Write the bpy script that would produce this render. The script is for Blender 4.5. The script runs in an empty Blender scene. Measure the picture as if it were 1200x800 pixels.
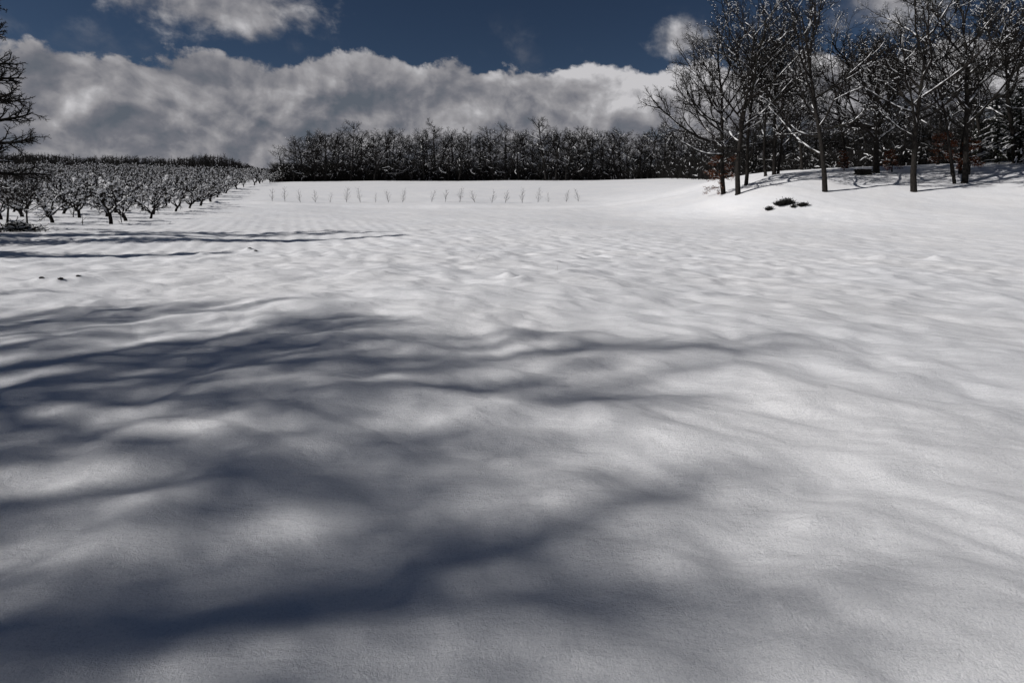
import bpy, math, random
import numpy as np
from mathutils import Vector, Matrix

# ------------------------------------------------------------------ camera
scene = bpy.context.scene
EYE = 1.65
F = 667.0            # focal length in photo pixels (1200 px wide)
HOR = 213.0          # row of the eye level in the photo
cd = bpy.data.cameras.new('camera')
cam = bpy.data.objects.new('camera', cd)
scene.collection.objects.link(cam)
cam.location = (0, 0, EYE)
cam.rotation_euler = (math.radians(90), 0, 0)
cd.sensor_width = 36.0
cd.lens = 36.0 * F / 1200
cd.shift_y = -(400 - HOR) / 1200
cd.clip_start = 0.05
cd.clip_end = 5000
scene.camera = cam
scene.render.resolution_x = 1024
scene.render.resolution_y = 682

# ------------------------------------------------------------------ light
SUN_EL = math.radians(35)
SUN_AZ = math.radians(10)       # shadows run along +X and a little away from the camera
sd = Vector((-math.cos(SUN_EL) * math.cos(SUN_AZ), -math.cos(SUN_EL) * math.sin(SUN_AZ), math.sin(SUN_EL)))
sl = bpy.data.lights.new('sun', 'SUN')
sl.energy = 4.6
sl.angle = math.radians(0.53)
sl.color = (1.0, 0.965, 0.93)
so = bpy.data.objects.new('sun', sl)
scene.collection.objects.link(so)
so.rotation_euler = sd.to_track_quat('Z', 'Y').to_euler()
so.location = (-30, -5, 40)

scene.view_settings.view_transform = 'Standard'
scene.view_settings.look = 'None'
scene.view_settings.gamma = 1
scene.view_settings.use_curve_mapping = False
scene.view_settings.exposure = -0.25

SKY_GAIN = 0.0275
CLOUD_GAIN = 1.0


class NT:
    """small helper for writing node trees"""
    def __init__(s, tree):
        s.t = tree; s.n = tree.nodes; s.l = tree.links

    def new(s, kind, **kw):
        nd = s.n.new(kind)
        for k, v in kw.items():
            setattr(nd, k, v)
        return nd

    def put(s, nd, key, val):
        sock = nd.inputs[key]
        if isinstance(val, bpy.types.NodeSocket):
            s.l.new(val, sock)
        elif val is not None:
            sock.default_value = val

    def m(s, op, a, b=None, c=None, clamp=False):
        nd = s.new('ShaderNodeMath', operation=op, use_clamp=clamp)
        s.put(nd, 0, a); s.put(nd, 1, b); s.put(nd, 2, c)
        return nd.outputs[0]

    def vm(s, op, a, b=None):
        nd = s.new('ShaderNodeVectorMath', operation=op)
        s.put(nd, 0, a)
        if b is not None: s.put(nd, 1, b)
        return nd.outputs[0]

    def ss(s, x, lo, hi, a=0.0, b=1.0):
        nd = s.new('ShaderNodeMapRange', interpolation_type='SMOOTHSTEP')
        s.put(nd, 'Value', x); s.put(nd, 'From Min', lo); s.put(nd, 'From Max', hi)
        s.put(nd, 'To Min', a); s.put(nd, 'To Max', b)
        return nd.outputs[0]

    def noise(s, vec, scale, detail=5, rough=0.5, dist=0.0, out=0):
        nd = s.new('ShaderNodeTexNoise')
        s.put(nd, 'Vector', vec); s.put(nd, 'Scale', scale); s.put(nd, 'Detail', detail)
        s.put(nd, 'Roughness', rough); s.put(nd, 'Distortion', dist)
        return nd.outputs[out]

    def comb(s, x, y, z):
        nd = s.new('ShaderNodeCombineXYZ')
        s.put(nd, 0, x); s.put(nd, 1, y); s.put(nd, 2, z)
        return nd.outputs[0]

    def mix(s, f, a, b):
        nd = s.new('ShaderNodeMix', data_type='RGBA')
        s.put(nd, 0, f); s.put(nd, 6, a); s.put(nd, 7, b)
        return nd.outputs[2]


world = bpy.data.worlds.new('World')
scene.world = world
world.use_nodes = True
W = NT(world.node_tree)
W.n.clear()
sky = W.new('ShaderNodeTexSky', sky_type='NISHITA')
sky.sun_disc = False
sky.sun_elevation = SUN_EL
sky.sun_rotation = math.atan2(sd.x, sd.y)
sky.altitude = 1500
sky.air_density = 0.75
sky.dust_density = 0.05
sky.ozone_density = 3.5
tc = W.new('ShaderNodeTexCoord')
dirv = W.vm('NORMALIZE', tc.outputs['Generated'])
sep = W.new('ShaderNodeSeparateXYZ'); W.l.new(dirv, sep.inputs[0])
DX, DY, DZ = sep.outputs
az = W.m('DIVIDE', W.m('ARCTAN2', DX, DY), 0.0174533)         # degrees, + to the right
el = W.m('DIVIDE', W.m('ARCSINE', DZ), 0.0174533)
# cloud space, warped so that the billows lean over
cv = W.comb(W.m('MULTIPLY', az, 0.082), W.m('ADD', W.m('MULTIPLY', el, 0.094), W.m('MULTIPLY', az, 0.010)), 0.0)
warp = W.noise(cv, 1.3, 3, 0.5, out=1)
cw = W.vm('ADD', cv, W.vm('MULTIPLY', W.vm('SUBTRACT', warp, (0.5, 0.5, 0.5)), (0.34, 0.30, 0.0)))
n1 = W.noise(cw, 2.1, 8, 0.50)
n1b = W.noise(W.vm('ADD', cw, (-0.05, 0.085, 0.0)), 2.1, 5, 0.45)
n2 = W.noise(W.vm('ADD', cv, (7.3, 2.1, 0.0)), 0.8, 3, 0.45)
nf = W.noise(W.vm('ADD', cv, W.vm('MULTIPLY', W.vm('SUBTRACT', warp, (0.5, 0.5, 0.5)), (0.12, 0.14, 0.0))), 6.0, 7, 0.60)
edge = W.m('ADD', W.m('MULTIPLY', W.m('SUBTRACT', n1, 0.5), 7.0), W.m('MULTIPLY', W.m('SUBTRACT', n2, 0.5), 2.5))
edge = W.m('ADD', edge, W.m('MULTIPLY', W.m('SUBTRACT', nf, 0.5), 2.6))
top = W.m('ADD', 12.0, edge)
top = W.m('SUBTRACT', top, W.m('MULTIPLY', W.ss(az, -20.0, 6.0), 0.9))
top = W.m('SUBTRACT', top, W.m('MULTIPLY', W.m('SUBTRACT', 1.0, W.ss(az, -42.0, -20.0)), 2.1))
bank = W.ss(W.m('SUBTRACT', top, el), -0.12, 0.6)


def puff(a0, e0, ra, re, soft=0.55):
    """a separate cloud round azimuth a0, elevation e0 (degrees)"""
    dx = W.m('DIVIDE', W.m('SUBTRACT', az, a0), ra)
    dy = W.m('DIVIDE', W.m('SUBTRACT', el, e0), re)
    r = W.m('SQRT', W.m('ADD', W.m('MULTIPLY', dx, dx), W.m('MULTIPLY', dy, dy)))
    r = W.m('SUBTRACT', W.m('SUBTRACT', 1.0, r), W.m('MULTIPLY', W.m('SUBTRACT', 0.5, n1), 1.6))
    r = W.m('ADD', r, W.m('MULTIPLY', W.m('SUBTRACT', nf, 0.5), 0.8))
    return W.ss(r, 0.0, soft)


p1 = puff(-27.0, 15.6, 10.5, 3.4, 0.6)
p1b = puff(-33.0, 17.5, 3.5, 1.5, 1.2)
p2 = puff(16.2, 13.7, 3.6, 2.6, 0.8)
p3 = puff(34.0, 15.0, 7.0, 3.6, 0.9)
p4 = puff(-60.0, 26.0, 16.0, 4.0)
p5 = puff(63.0, 24.0, 16.0, 4.0)
dens = bank
for p in (p1, p2, p3, p4, p5):
    dens = W.m('MAXIMUM', dens, W.m('MULTIPLY', p, 0.93))
wisp = W.m('MULTIPLY', W.ss(W.noise(cw, 1.2, 7, 0.6), 0.5, 0.78), W.m('SUBTRACT', 1.0, W.ss(el, 13.0, 17.5)))
dens = W.m('MAXIMUM', dens, W.m('MULTIPLY', wisp, 0.35))
dens = W.m('MULTIPLY', dens, W.m('SUBTRACT', 1.0, W.ss(el, 34.0, 50.0)))
# cloud shading painted in colour: lighter towards the sun (upper left), grey below
cloud_shade = W.m('MULTIPLY', W.m('SUBTRACT', n1, n1b), 3.0)
lit = W.m('ADD', 0.40, cloud_shade)
lit = W.m('ADD', lit, W.m('MULTIPLY', W.m('SUBTRACT', n2, 0.5), 0.45))
lit = W.m('ADD', lit, W.m('MULTIPLY', W.m('SUBTRACT', nf, 0.5), 0.62))
bright = W.m('MULTIPLY', W.m('MULTIPLY', W.ss(az, 1.0, 9.0), W.ss(el, 4.0, 10.5)), W.m('SUBTRACT', 1.0, W.ss(el, 11.0, 12.5)))
lit = W.m('ADD', lit, W.m('MULTIPLY', bright, 0.48))
rim = W.m('MULTIPLY', W.m('SUBTRACT', 1.0, W.ss(W.m('SUBTRACT', top, el), 0.4, 2.6)), 0.16)
lit = W.m('ADD', lit, W.m('MULTIPLY', rim, W.ss(el, 6.0, 10.0)), clamp=True)
ramp = W.new('ShaderNodeValToRGB')
W.l.new(lit, ramp.inputs[0])
cr = ramp.color_ramp
cr.elements[0].position = 0.0; cr.elements[0].color = (0.125, 0.145, 0.178, 1)
cr.elements[1].position = 1.0; cr.elements[1].color = (0.66, 0.65, 0.67, 1)
e = cr.elements.new(0.3); e.color = (0.20, 0.205, 0.235, 1)
e = cr.elements.new(0.6); e.color = (0.34, 0.335, 0.355, 1)
e = cr.elements.new(0.8); e.color = (0.46, 0.455, 0.475, 1)
cl = W.vm('SCALE', ramp.outputs[0]); cl.node.inputs['Scale'].default_value = CLOUD_GAIN
skyc = W.vm('SCALE', sky.outputs[0]); skyc.node.inputs['Scale'].default_value = SKY_GAIN
col = W.mix(dens, skyc, cl)
bg = W.new('ShaderNodeBackground'); W.l.new(col, bg.inputs[0]); bg.inputs[1].default_value = 1.0
wo = W.new('ShaderNodeOutputWorld'); W.l.new(bg.outputs[0], wo.inputs[0])


# ------------------------------------------------------------------ materials
def material(name):
    mt = bpy.data.materials.new(name)
    mt.use_nodes = True
    t = NT(mt.node_tree)
    t.n.clear()
    b = t.new('ShaderNodeBsdfPrincipled')
    o = t.new('ShaderNodeOutputMaterial')
    t.l.new(b.outputs[0], o.inputs[0])
    return mt, t, b


def mat_ground():
    mt, t, b = material('field_snow')
    co = t.new('ShaderNodeTexCoord').outputs['Object']
    big = t.noise(co, 0.25, 4)
    fine = t.noise(co, 9.0, 5)
    c = t.mix(t.ss(big, 0.3, 0.7), (0.80, 0.81, 0.835, 1), (0.86, 0.86, 0.87, 1))
    g1 = t.noise(co, 75.0, 3, 0.7)
    g2 = t.noise(co, 230.0, 2, 0.6)
    c = t.mix(t.ss(fine, 0.60, 0.8), c, (0.79, 0.795, 0.815, 1))
    c = t.mix(t.ss(g1, 0.46, 0.74), c, (0.66, 0.67, 0.70, 1))       # shade between the grains, painted as darker specks
    c = t.mix(t.ss(g2, 0.56, 0.70), c, (0.93, 0.93, 0.94, 1))       # crystal sparkle painted as pale specks
    t.put(b, 'Base Color', c)
    b.inputs['Roughness'].default_value = 0.62
    b.inputs['Specular IOR Level'].default_value = 0.25
    # surface relief: wind ripple, crust and grains
    st = t.vm('MULTIPLY', co, (1.0, 1.7, 1.0))
    rip = t.noise(st, 2.6, 4, 0.5, 0.4)
    rot = t.new('ShaderNodeMapping'); t.l.new(co, rot.inputs[0]); rot.inputs['Rotation'].default_value = (0, 0, math.radians(30)); rot.inputs['Scale'].default_value = (4.0, 13.0, 4.0)
    streak = t.noise(rot.outputs[0], 1.0, 5, 0.6, 0.5)
    crust = t.noise(co, 38.0, 4, 0.55)
    grain = t.noise(co, 120.0, 4, 0.75)
    b0 = t.new('ShaderNodeBump'); t.put(b0, 'Height', rip); b0.inputs['Distance'].default_value = 0.05; b0.inputs['Strength'].default_value = 0.55
    b1 = t.new('ShaderNodeBump'); t.put(b1, 'Height', crust); b1.inputs['Distance'].default_value = 0.004; b1.inputs['Strength'].default_value = 0.7
    b3 = t.new('ShaderNodeBump'); t.put(b3, 'Height', streak); b3.inputs['Distance'].default_value = 0.020; b3.inputs['Strength'].default_value = 0.6
    b2 = t.new('ShaderNodeBump'); t.put(b2, 'Height', grain); b2.inputs['Distance'].default_value = 0.007; b2.inputs['Strength'].default_value = 1.0
    t.l.new(b0.outputs[0], b3.inputs['Normal']); t.l.new(b3.outputs[0], b1.inputs['Normal']); t.l.new(b1.outputs[0], b2.inputs['Normal'])
    t.l.new(b2.outputs[0], b.inputs['Normal'])
    return mt


def mat_snow(name, v=0.80):
    mt, t, b = material(name)
    co = t.new('ShaderNodeTexCoord').outputs['Object']
    n = t.noise(co, 6.0, 3)
    t.put(b, 'Base Color', t.mix(n, (v * .93, v * .94, v * .97, 1), (v, v, v * 1.01, 1)))
    b.inputs['Roughness'].default_value = 0.6
    b.inputs['Specular IOR Level'].default_value = 0.2
    bp = t.new('ShaderNodeBump'); t.put(bp, 'Height', t.noise(co, 14.0, 3)); bp.inputs['Distance'].default_value = 0.03
    t.l.new(bp.outputs[0], b.inputs['Normal'])
    return mt


def mat_bark(name, c1, c2, scale=3.0):
    mt, t, b = material(name)
    co = t.new('ShaderNodeTexCoord').outputs['Object']
    st = t.vm('MULTIPLY', co, (5.0, 5.0, 1.0))
    n = t.noise(st, scale, 5, 0.6)
    n2 = t.noise(co, 0.8, 2)
    c = t.mix(t.ss(n, 0.35, 0.65), c1 + (1,), c2 + (1,))
    c = t.mix(t.m('MULTIPLY', t.ss(n2, 0.5, 0.75), 0.4), c, (0.024, 0.026, 0.019, 1))
    t.put(b, 'Base Color', c)
    b.inputs['Roughness'].default_value = 0.9
    b.inputs['Specular IOR Level'].default_value = 0.1
    bp = t.new('ShaderNodeBump'); t.put(bp, 'Height', n); bp.inputs['Distance'].default_value = 0.04
    t.l.new(bp.outputs[0], b.inputs['Normal'])
    return mt


def mat_leaf(name, c1, c2):
    mt, t, b = material(name)
    co = t.new('ShaderNodeTexCoord').outputs['Object']
    n = t.noise(co, 2.5, 4, 0.7)
    t.put(b, 'Base Color', t.mix(t.ss(n, 0.35, 0.65), c1 + (1,), c2 + (1,)))
    b.inputs['Roughness'].default_value = 0.8
    b.inputs['Specular IOR Level'].default_value = 0.15
    return mt


M_GROUND = mat_ground()
M_SNOW = mat_snow('clinging_snow', 0.78)
M_BARK = mat_bark('oak_bark', (0.009, 0.008, 0.0075), (0.026, 0.023, 0.021))
M_TWIG = mat_bark('twig_bark', (0.010, 0.009, 0.0085), (0.024, 0.021, 0.019))
M_WOOD = mat_bark('forest_bark', (0.010, 0.0095, 0.0095), (0.026, 0.024, 0.023))
M_APPLE = mat_bark('apple_bark', (0.008, 0.007, 0.0065), (0.018, 0.016, 0.015))
M_RUST = mat_leaf('withered_leaves', (0.10, 0.032, 0.016), (0.17, 0.065, 0.03))
M_GREEN = mat_leaf('evergreen_needles', (0.010, 0.014, 0.009), (0.028, 0.034, 0.022))
M_BRUSH = mat_leaf('dark_brush', (0.008, 0.008, 0.008), (0.02, 0.019, 0.017))
M_WEED = mat_leaf('dry_stem', (0.05, 0.04, 0.03), (0.10, 0.08, 0.06))


# ------------------------------------------------------------------ terrain
def at(px, row, Y):
    """world point at depth Y seen at photo pixel (px,row)"""
    return ((px - 600) / F * Y, Y, EYE - (row - HOR) / F * Y)


CP = []
for c in [
    # field, left side
    (0, 300, 25), (0, 274, 36), (0, 262, 46), (0, 248, 60), (-150, 275, 36), (-200, 300, 25),
    (200, 283, 33), (150, 303, 25), (60, 240, 76), (150, 263, 50), (60, 222, 105), (-120, 232, 76),
    (100, 208, 145), (160, 204, 185), (0, 207, 150), (-150, 205, 150), (-150, 200, 220), (100, 202, 225), (230, 202.5, 225), (100, 203, 280), (-200, 202, 280),
    (195, 253, 62), (232, 241, 80), (262, 227, 110), (300, 214, 160), (270, 260, 54), (330, 250, 70),
    # field, centre
    (600, 258, 60), (450, 258, 60), (450, 246, 82), (600, 244, 84), (330, 237, 90), (520, 237, 92), (680, 236, 94),
    (400, 227, 112), (600, 227, 112), (740, 226, 108),
    (345, 213, 150), (450, 212, 152), (600, 211.5, 152), (780, 209, 145),
    # right bank: foot, middle, top
    (760, 247, 74), (840, 252, 63), (960, 258.5, 53), (1080, 262, 47), (1200, 265, 43), (1350, 270, 38),
    (830, 225, 78), (865, 228, 67), (967, 225, 62), (920, 241, 59), (1071, 225, 60), (1130, 211.5, 64), (1200, 233, 54), (1200, 212, 60), (1350, 214, 55),
    (848, 210, 86), (907, 206, 75), (960, 204, 72), (1027, 203, 71), (1100, 196.5, 72), (1200, 191, 69), (1350, 187, 65),
    (1020, 252, 52), (1140, 250, 50),
    (850, 208, 130), (900, 205, 100), (1000, 203, 100), (1100, 200, 95), (1250, 196, 95), (1500, 192, 100),
]:
    CP.append(at(*c))
CP += [(0, 0, 0), (0, -8, .02), (-8, -4, .05), (8, -4, -.1), (0, 5, -.03), (-4, 5, 0.0), (5, 5, -.12), (0, 10, -.2), (10, 10, -.55), (-10, 10, -.2),
       (0, 20, -.85), (-16, 18, -.85), (17, 20, -1.3), (0, 33, -1.5), (25, 33, -2.0), (0, 45, -2.05), (22, 42, -1.9), (-20, 45, -2.3),
       (-25, 0, .3), (-30, -30, .5), (0, -40, .2), (30, -30, -.2), (25, 0, -.6), (-60, 0, .3), (60, 0, -.5), (-60, 30, -.7), (60, 25, -.5),
       (0, 210, 0.5), (80, 210, 1.5), (-60, 200, 2.2), (0, 320, -2), (200, 300, 2), (-200, 330, 5), (-90, 330, 3), (250, 100, 5), (-250, 100, 2), (0, -200, 0), (200, -100, 0), (-200, -100, 0)]
CP = np.array(CP, dtype=float)
_c2 = 8.0


def _phi(r2): return np.sqrt(r2 + _c2)


def _solve():
    n = len(CP)
    d2 = ((CP[:, None, :2] - CP[None, :, :2]) ** 2).sum(-1)
    A = np.zeros((n + 3, n + 3))
    A[:n, :n] = _phi(d2) + np.eye(n) * (-0.02)
    A[:n, n] = A[n, :n] = 1
    A[:n, n + 1:] = CP[:, :2] / 100; A[n + 1:, :n] = (CP[:, :2] / 100).T
    b = np.zeros(n + 3); b[:n] = CP[:, 2]
    return np.linalg.solve(A, b)


_w = _solve()


def macro(x, y):
    x = np.asarray(x, float); y = np.asarray(y, float)
    R = np.hypot(x, y)
    k = np.minimum(1.0, 380.0 / np.maximum(R, 1))       # hold the shape constant beyond 380 m
    X = x * k; Yy = y * k
    z = _w[-3] + _w[-2] * X / 100 + _w[-1] * Yy / 100
    for i in range(len(CP)):
        z = z + _w[i] * _phi((X - CP[i, 0]) ** 2 + (Yy - CP[i, 1]) ** 2)
    z = z - np.maximum(R - 380, 0) * 0.03
    # worn track that runs along the foot of the sapling row
    tr = np.exp(-((y - 86.5 + 0.05 * x) / 1.1) ** 2) * 0.16 * (np.abs(x) < 70) - np.exp(-((y - 84.2 + 0.05 * x) / 1.2) ** 2) * 0.14 * (np.abs(x) < 70)
    return z + tr


_rng = np.random.default_rng(11)
_perm = _rng.permutation(1024)
_gr = _rng.uniform(0, 2 * np.pi, 1024)


def perlin(x, y, seed=0):
    xi = np.floor(x).astype(int); yi = np.floor(y).astype(int)
    xf = x - xi; yf = y - yi
    u = xf ** 3 * (xf * (xf * 6 - 15) + 10); v = yf ** 3 * (yf * (yf * 6 - 15) + 10)

    def g(ix, iy, dx, dy):
        a = _gr[_perm[(_perm[(ix + seed * 131) & 1023] + iy) & 1023]]
        return np.cos(a) * dx + np.sin(a) * dy
    n00 = g(xi, yi, xf, yf); n10 = g(xi + 1, yi, xf - 1, yf)
    n01 = g(xi, yi + 1, xf, yf - 1); n11 = g(xi + 1, yi + 1, xf - 1, yf - 1)
    return (n00 * (1 - u) + n10 * u) * (1 - v) + (n01 * (1 - u) + n11 * u) * v


def micro(x, y, sp):
    """drifts and tussocks under the snow; sp = mesh spacing, finer relief than that is left out"""
    ca, sa = math.cos(-0.55), math.sin(-0.55)           # wind ridges run to the right and towards the viewer
    wx = x + 0.30 * perlin(x * 0.8, y * 0.8, 5); wy = y + 0.30 * perlin(x * 0.8 + 9, y * 0.8, 6)
    xr = wx * ca + wy * sa; yr = -wx * sa + wy * ca
    z = np.zeros_like(x)

    def fade(wl): return np.clip(wl / (3.0 * sp) - 0.35, 0, 1)
    z += 0.20 * perlin(x / 9.0, y / 7.0, 1) * fade(7.0)
    z += 0.065 * perlin(xr / 3.4, yr / 2.2, 2) * fade(2.2)
    far = np.clip((y - 5) / 12, 0, 1)
    z += (0.078 - 0.006 * far) * perlin(wx / 1.15, wy / 0.9, 3) * fade(0.9)
    z += (0.044 + 0.024 * far) * perlin(wx / 0.55 + 3.1, wy / 0.42, 4) * fade(0.4)
    n = perlin(xr / 0.95 + 20, yr / 0.6, 7)
    z += (0.060 + 0.02 * far) * np.clip(n + .08, 0, 1) ** 1.4 * fade(0.6) * np.clip(0.7 + 1.4 * perlin(x / 4, y / 4, 8), 0, 1)
    # sharper lee edges: a ridge rises gently on the windward side and drops on the other
    ph = perlin(xr / 2.6, yr / 1.3, 12) * 2.2 + yr * 0.6
    saw = ph - np.floor(ph)
    z += 0.026 * saw * np.clip((1 - saw) * 4, 0, 1) * fade(0.5) * np.clip(0.4 + 2.0 * perlin(x / 2.6, y / 2.6, 13), 0, 1)
    z += 0.022 * np.sin((x * 0.93 + y * 0.36) * 2 * np.pi / 1.05 + 2.0 * perlin(x / 4, y / 4, 9)) * fade(0.9) * np.clip((y - 8) / 20, 0, 1) * np.clip(1 - y / 95, 0, 1)
    z += 0.013 * perlin(xr / 0.30, yr / 0.17, 10) * fade(0.2)
    return z


LUMPS = [(48, 331, .30, .13), (70, 331, .22, .10), (92, 329, .16, .07), (290, 293, .3, .14), (298, 295, .25, .12), (240, 303, .3, .1),
         (1036, 306, .42, .17), (1096, 308, .28, .15), (1112, 309, .5, .15), (450, 325, .2, .09), (595, 328, .2, .12), (612, 332, .2, .09), (1043, 327, .5, .12),
         (340, 359, 1.0, .07), (160, 262, .0, .0)]


def ground_row(px, row):
    """depth at which the view ray of that pixel meets the ground"""
    ys = np.geomspace(1.2, 160, 2500)
    xs = (px - 600) / F * ys
    zr = EYE - (row - HOR) / F * ys
    h = macro(xs, ys)
    k = np.argmax(zr < h)
    return float(xs[k]), float(ys[k])


_lump = []
for px, row, r, h in LUMPS:
    if r > 0:
        _lump.append(ground_row(px, row) + (r, h))


def lumps(x, y):
    z = np.zeros_like(x)
    for lx, ly, r, h in _lump:
        d2 = ((x - lx) / r) ** 2 + ((y - ly) / (r * .8)) ** 2
        m = d2 < 9
        z[m] += h * np.exp(-d2[m] ** 0.8)
    return z


def height(x, y):
    x = np.atleast_1d(np.asarray(x, float)); y = np.atleast_1d(np.asarray(y, float))
    r = np.hypot(x, y)
    return macro(x, y) + micro(x, y, np.maximum(r * 0.005, .004)) + lumps(x, y)


def gz(x, y): return float(height(x, y)[0])


COL = scene.collection


def build_ground():
    radii = np.concatenate([np.geomspace(0.25, 1.4, 30)[:-1], np.geomspace(1.4, 110, 880), np.geomspace(110, 3000, 110)[1:]])
    dense = np.radians(np.linspace(-50, 50, 961))
    coarse = np.radians(np.linspace(50, 310, 161))[1:-1]
    ang = np.concatenate([dense, coarse])
    nr, na = len(radii), len(ang)
    R, A = np.meshgrid(radii, ang, indexing='ij')
    x = (R * np.sin(A)).ravel(); y = (R * np.cos(A)).ravel()
    aspc = np.where(A < math.radians(50.01), 0.0018, 0.028)
    sp = np.maximum(R * 0.005, R * aspc)
    sp = np.where(R > 110, R * 0.03, sp).ravel()
    z = macro(x, y) + micro(x, y, sp) + lumps(x, y)
    co = np.stack([x, y, z], 1)
    co = np.vstack([co, [[0, 0, float(macro(0, 0))]]])
    i = np.arange(nr - 1)[:, None]; j = np.arange(na)[None, :]
    j2 = (j + 1) % na
    quads = np.stack([i * na + j, i * na + j2, (i + 1) * na + j2, (i + 1) * na + j], -1).reshape(-1, 4)[:, ::-1]
    tris = np.stack([np.full(na, nr * na), np.arange(na), (np.arange(na) + 1) % na], 1)[:, ::-1]
    me = bpy.data.meshes.new('snow_field')
    me.vertices.add(len(co)); me.vertices.foreach_set('co', co.astype(np.float32).ravel())
    nl = quads.size + tris.size
    me.loops.add(nl)
    me.loops.foreach_set('vertex_index', np.concatenate([quads.ravel(), tris.ravel()]).astype(np.int32))
    nf = len(quads) + len(tris)
    me.polygons.add(nf)
    st = np.concatenate([np.arange(len(quads)) * 4, len(quads) * 4 + np.arange(len(tris)) * 3]).astype(np.int32)
    me.polygons.foreach_set('loop_start', st)
    me.update(calc_edges=True)
    me.validate()
    me.polygons.foreach_set('use_smooth', np.ones(nf, bool))
    me.materials.append(M_GROUND)
    # face up
    if me.polygons[len(me.polygons) // 2].normal.z < 0:
        me.flip_normals()
    o = bpy.data.objects.new('ground', me); COL.objects.link(o)
    o['kind'] = 'structure'
    return o


build_ground()


# ------------------------------------------------------------------ mesh helpers
class MB:
    """collects tubes and small faces, then makes one mesh"""
    def __init__(s):
        s.v = []; s.f = []; s.mi = []; s.n = 0

    def add(s, co, faces, mat=0):
        s.v.append(np.asarray(co, float).reshape(-1, 3))
        fa = np.asarray(faces, dtype=np.int64) + s.n
        s.f.append(fa); s.mi.append(np.full(len(fa), mat, np.int32))
        s.n += len(s.v[-1])

    def tubes(s, P, R, k, mat=0, flat=1.0, cap=False):
        """P (B,n,3) centre lines, R (B,n) radii, k sides"""
        P = np.asarray(P, float); R = np.asarray(R, float)
        if P.size == 0: return
        B, n, _ = P.shape
        T = np.zeros_like(P)
        T[:, 1:-1] = P[:, 2:] - P[:, :-2]
        T[:, 0] = P[:, 1] - P[:, 0]; T[:, -1] = P[:, -1] - P[:, -2]
        T /= np.linalg.norm(T, axis=-1, keepdims=True) + 1e-9
        axis = P[:, -1] - P[:, 0]
        ref = np.where((np.abs(axis[:, 2]) > 0.9 * np.linalg.norm(axis, axis=1))[:, None], [[1.0, 0, 0]], [[0, 0, 1.0]])[:, None, :]
        U = np.cross(T, ref); U /= np.linalg.norm(U, axis=-1, keepdims=True) + 1e-9
        V = np.cross(U, T)
        a = np.arange(k) * 2 * np.pi / k + 0.3
        ring = (P[:, :, None] + R[:, :, None, None] * (np.cos(a)[None, None, :, None] * U[:, :, None] + flat * np.sin(a)[None, None, :, None] * V[:, :, None]))
        b = np.arange(B)[:, None, None] * (n * k); i = np.arange(n - 1)[None, :, None] * k; j = np.arange(k)[None, None, :]; j2 = (j + 1) % k
        q = np.stack([b + i + j, b + i + j2, b + i + k + j2, b + i + k + j], -1).reshape(-1, 4)
        s.add(ring.reshape(-1, 3), q, mat)
        if cap and k == 4:
            c0 = np.arange(B)[:, None] * (n * k) + np.array([3, 2, 1, 0])
            c1 = np.arange(B)[:, None] * (n * k) + (n - 1) * k + np.array([0, 1, 2, 3])
            off = s.n - B * n * k
            s.f.append(np.vstack([c0, c1]) + off); s.mi.append(np.full(2 * B, mat, np.int32))

    def build(s, name, mats, smooth=True):
        me = bpy.data.meshes.new(name)
        if s.v:
            co = np.vstack(s.v); f = np.vstack(s.f); mi = np.concatenate(s.mi)
            me.vertices.add(len(co)); me.vertices.foreach_set('co', co.astype(np.float32).ravel())
            me.loops.add(f.size); me.loops.foreach_set('vertex_index', f.astype(np.int32).ravel())
            me.polygons.add(len(f)); me.polygons.foreach_set('loop_start', (np.arange(len(f)) * 4).astype(np.int32))
            me.update(calc_edges=True)
            me.polygons.foreach_set('use_smooth', np.full(len(f), smooth))
            for m in mats: me.materials.append(m)
            me.polygons.foreach_set('material_index', mi)
        return me


def grow(rng, prm, base, d, L, r, lvl, out):
    ns = prm['seg'][lvl]
    pts = [base]; rad = [r]
    p = base.copy(); d = d.normalized()
    wd = prm['wander'][lvl]; up = prm['up'][lvl]; tp = prm['taper'][lvl]
    for i in range(ns):
        d = d + Vector((rng.gauss(0, wd), rng.gauss(0, wd), rng.gauss(0, wd) * 0.8 + up))
        d.normalize()
        p = p + d * (L / ns)
        pts.append(p.copy()); rad.append(r * (1 - (i + 1) / ns * (1 - tp)))
    out.append((lvl, pts, rad))
    if lvl + 1 >= len(prm['seg']): return
    nc = prm['kids'][lvl]
    ph = rng.random() * 6.28
    for k in range(nc):
        t = prm['from'][lvl] + (1 - prm['from'][lvl]) * ((k + rng.random()) / nc)
        x = min(t * ns, ns - 1e-4); i = int(x); fr = x - i
        q = pts[i].lerp(pts[i + 1], fr)
        rr = rad[i] * (1 - fr) + rad[i + 1] * fr
        ax = (pts[i + 1] - pts[i]).normalized()
        ph += 2.399 + rng.gauss(0, 0.5)
        ref = Vector((0, 0, 1)) if abs(ax.z) < 0.9 else Vector((1, 0, 0))
        u = ax.cross(ref).normalized(); v = ax.cross(u)
        side = u * math.cos(ph) + v * math.sin(ph)
        an = prm['ang'][lvl] + rng.gauss(0, 0.14)
        if lvl == 0 and 'lowang' in prm: an += (1 - t) * prm['lowang']
        nd = ax * math.cos(an) + side * math.sin(an)
        sh = prm['shape'](t) if lvl == 0 else (1.1 - 0.6 * t)
        nl = L * prm['len'][lvl] * sh * rng.uniform(0.75, 1.2) if lvl else prm['H'] * prm['len'][0] * sh * rng.uniform(0.75, 1.2)
        cr_ = max(min(rr * 0.85, max(r * prm['thin'][lvl] * (sh ** 0.5), prm['minr'])), prm['minr'] * 0.6)
        grow(rng, prm, q, nd, nl, cr_, lvl + 1, out)


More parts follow.
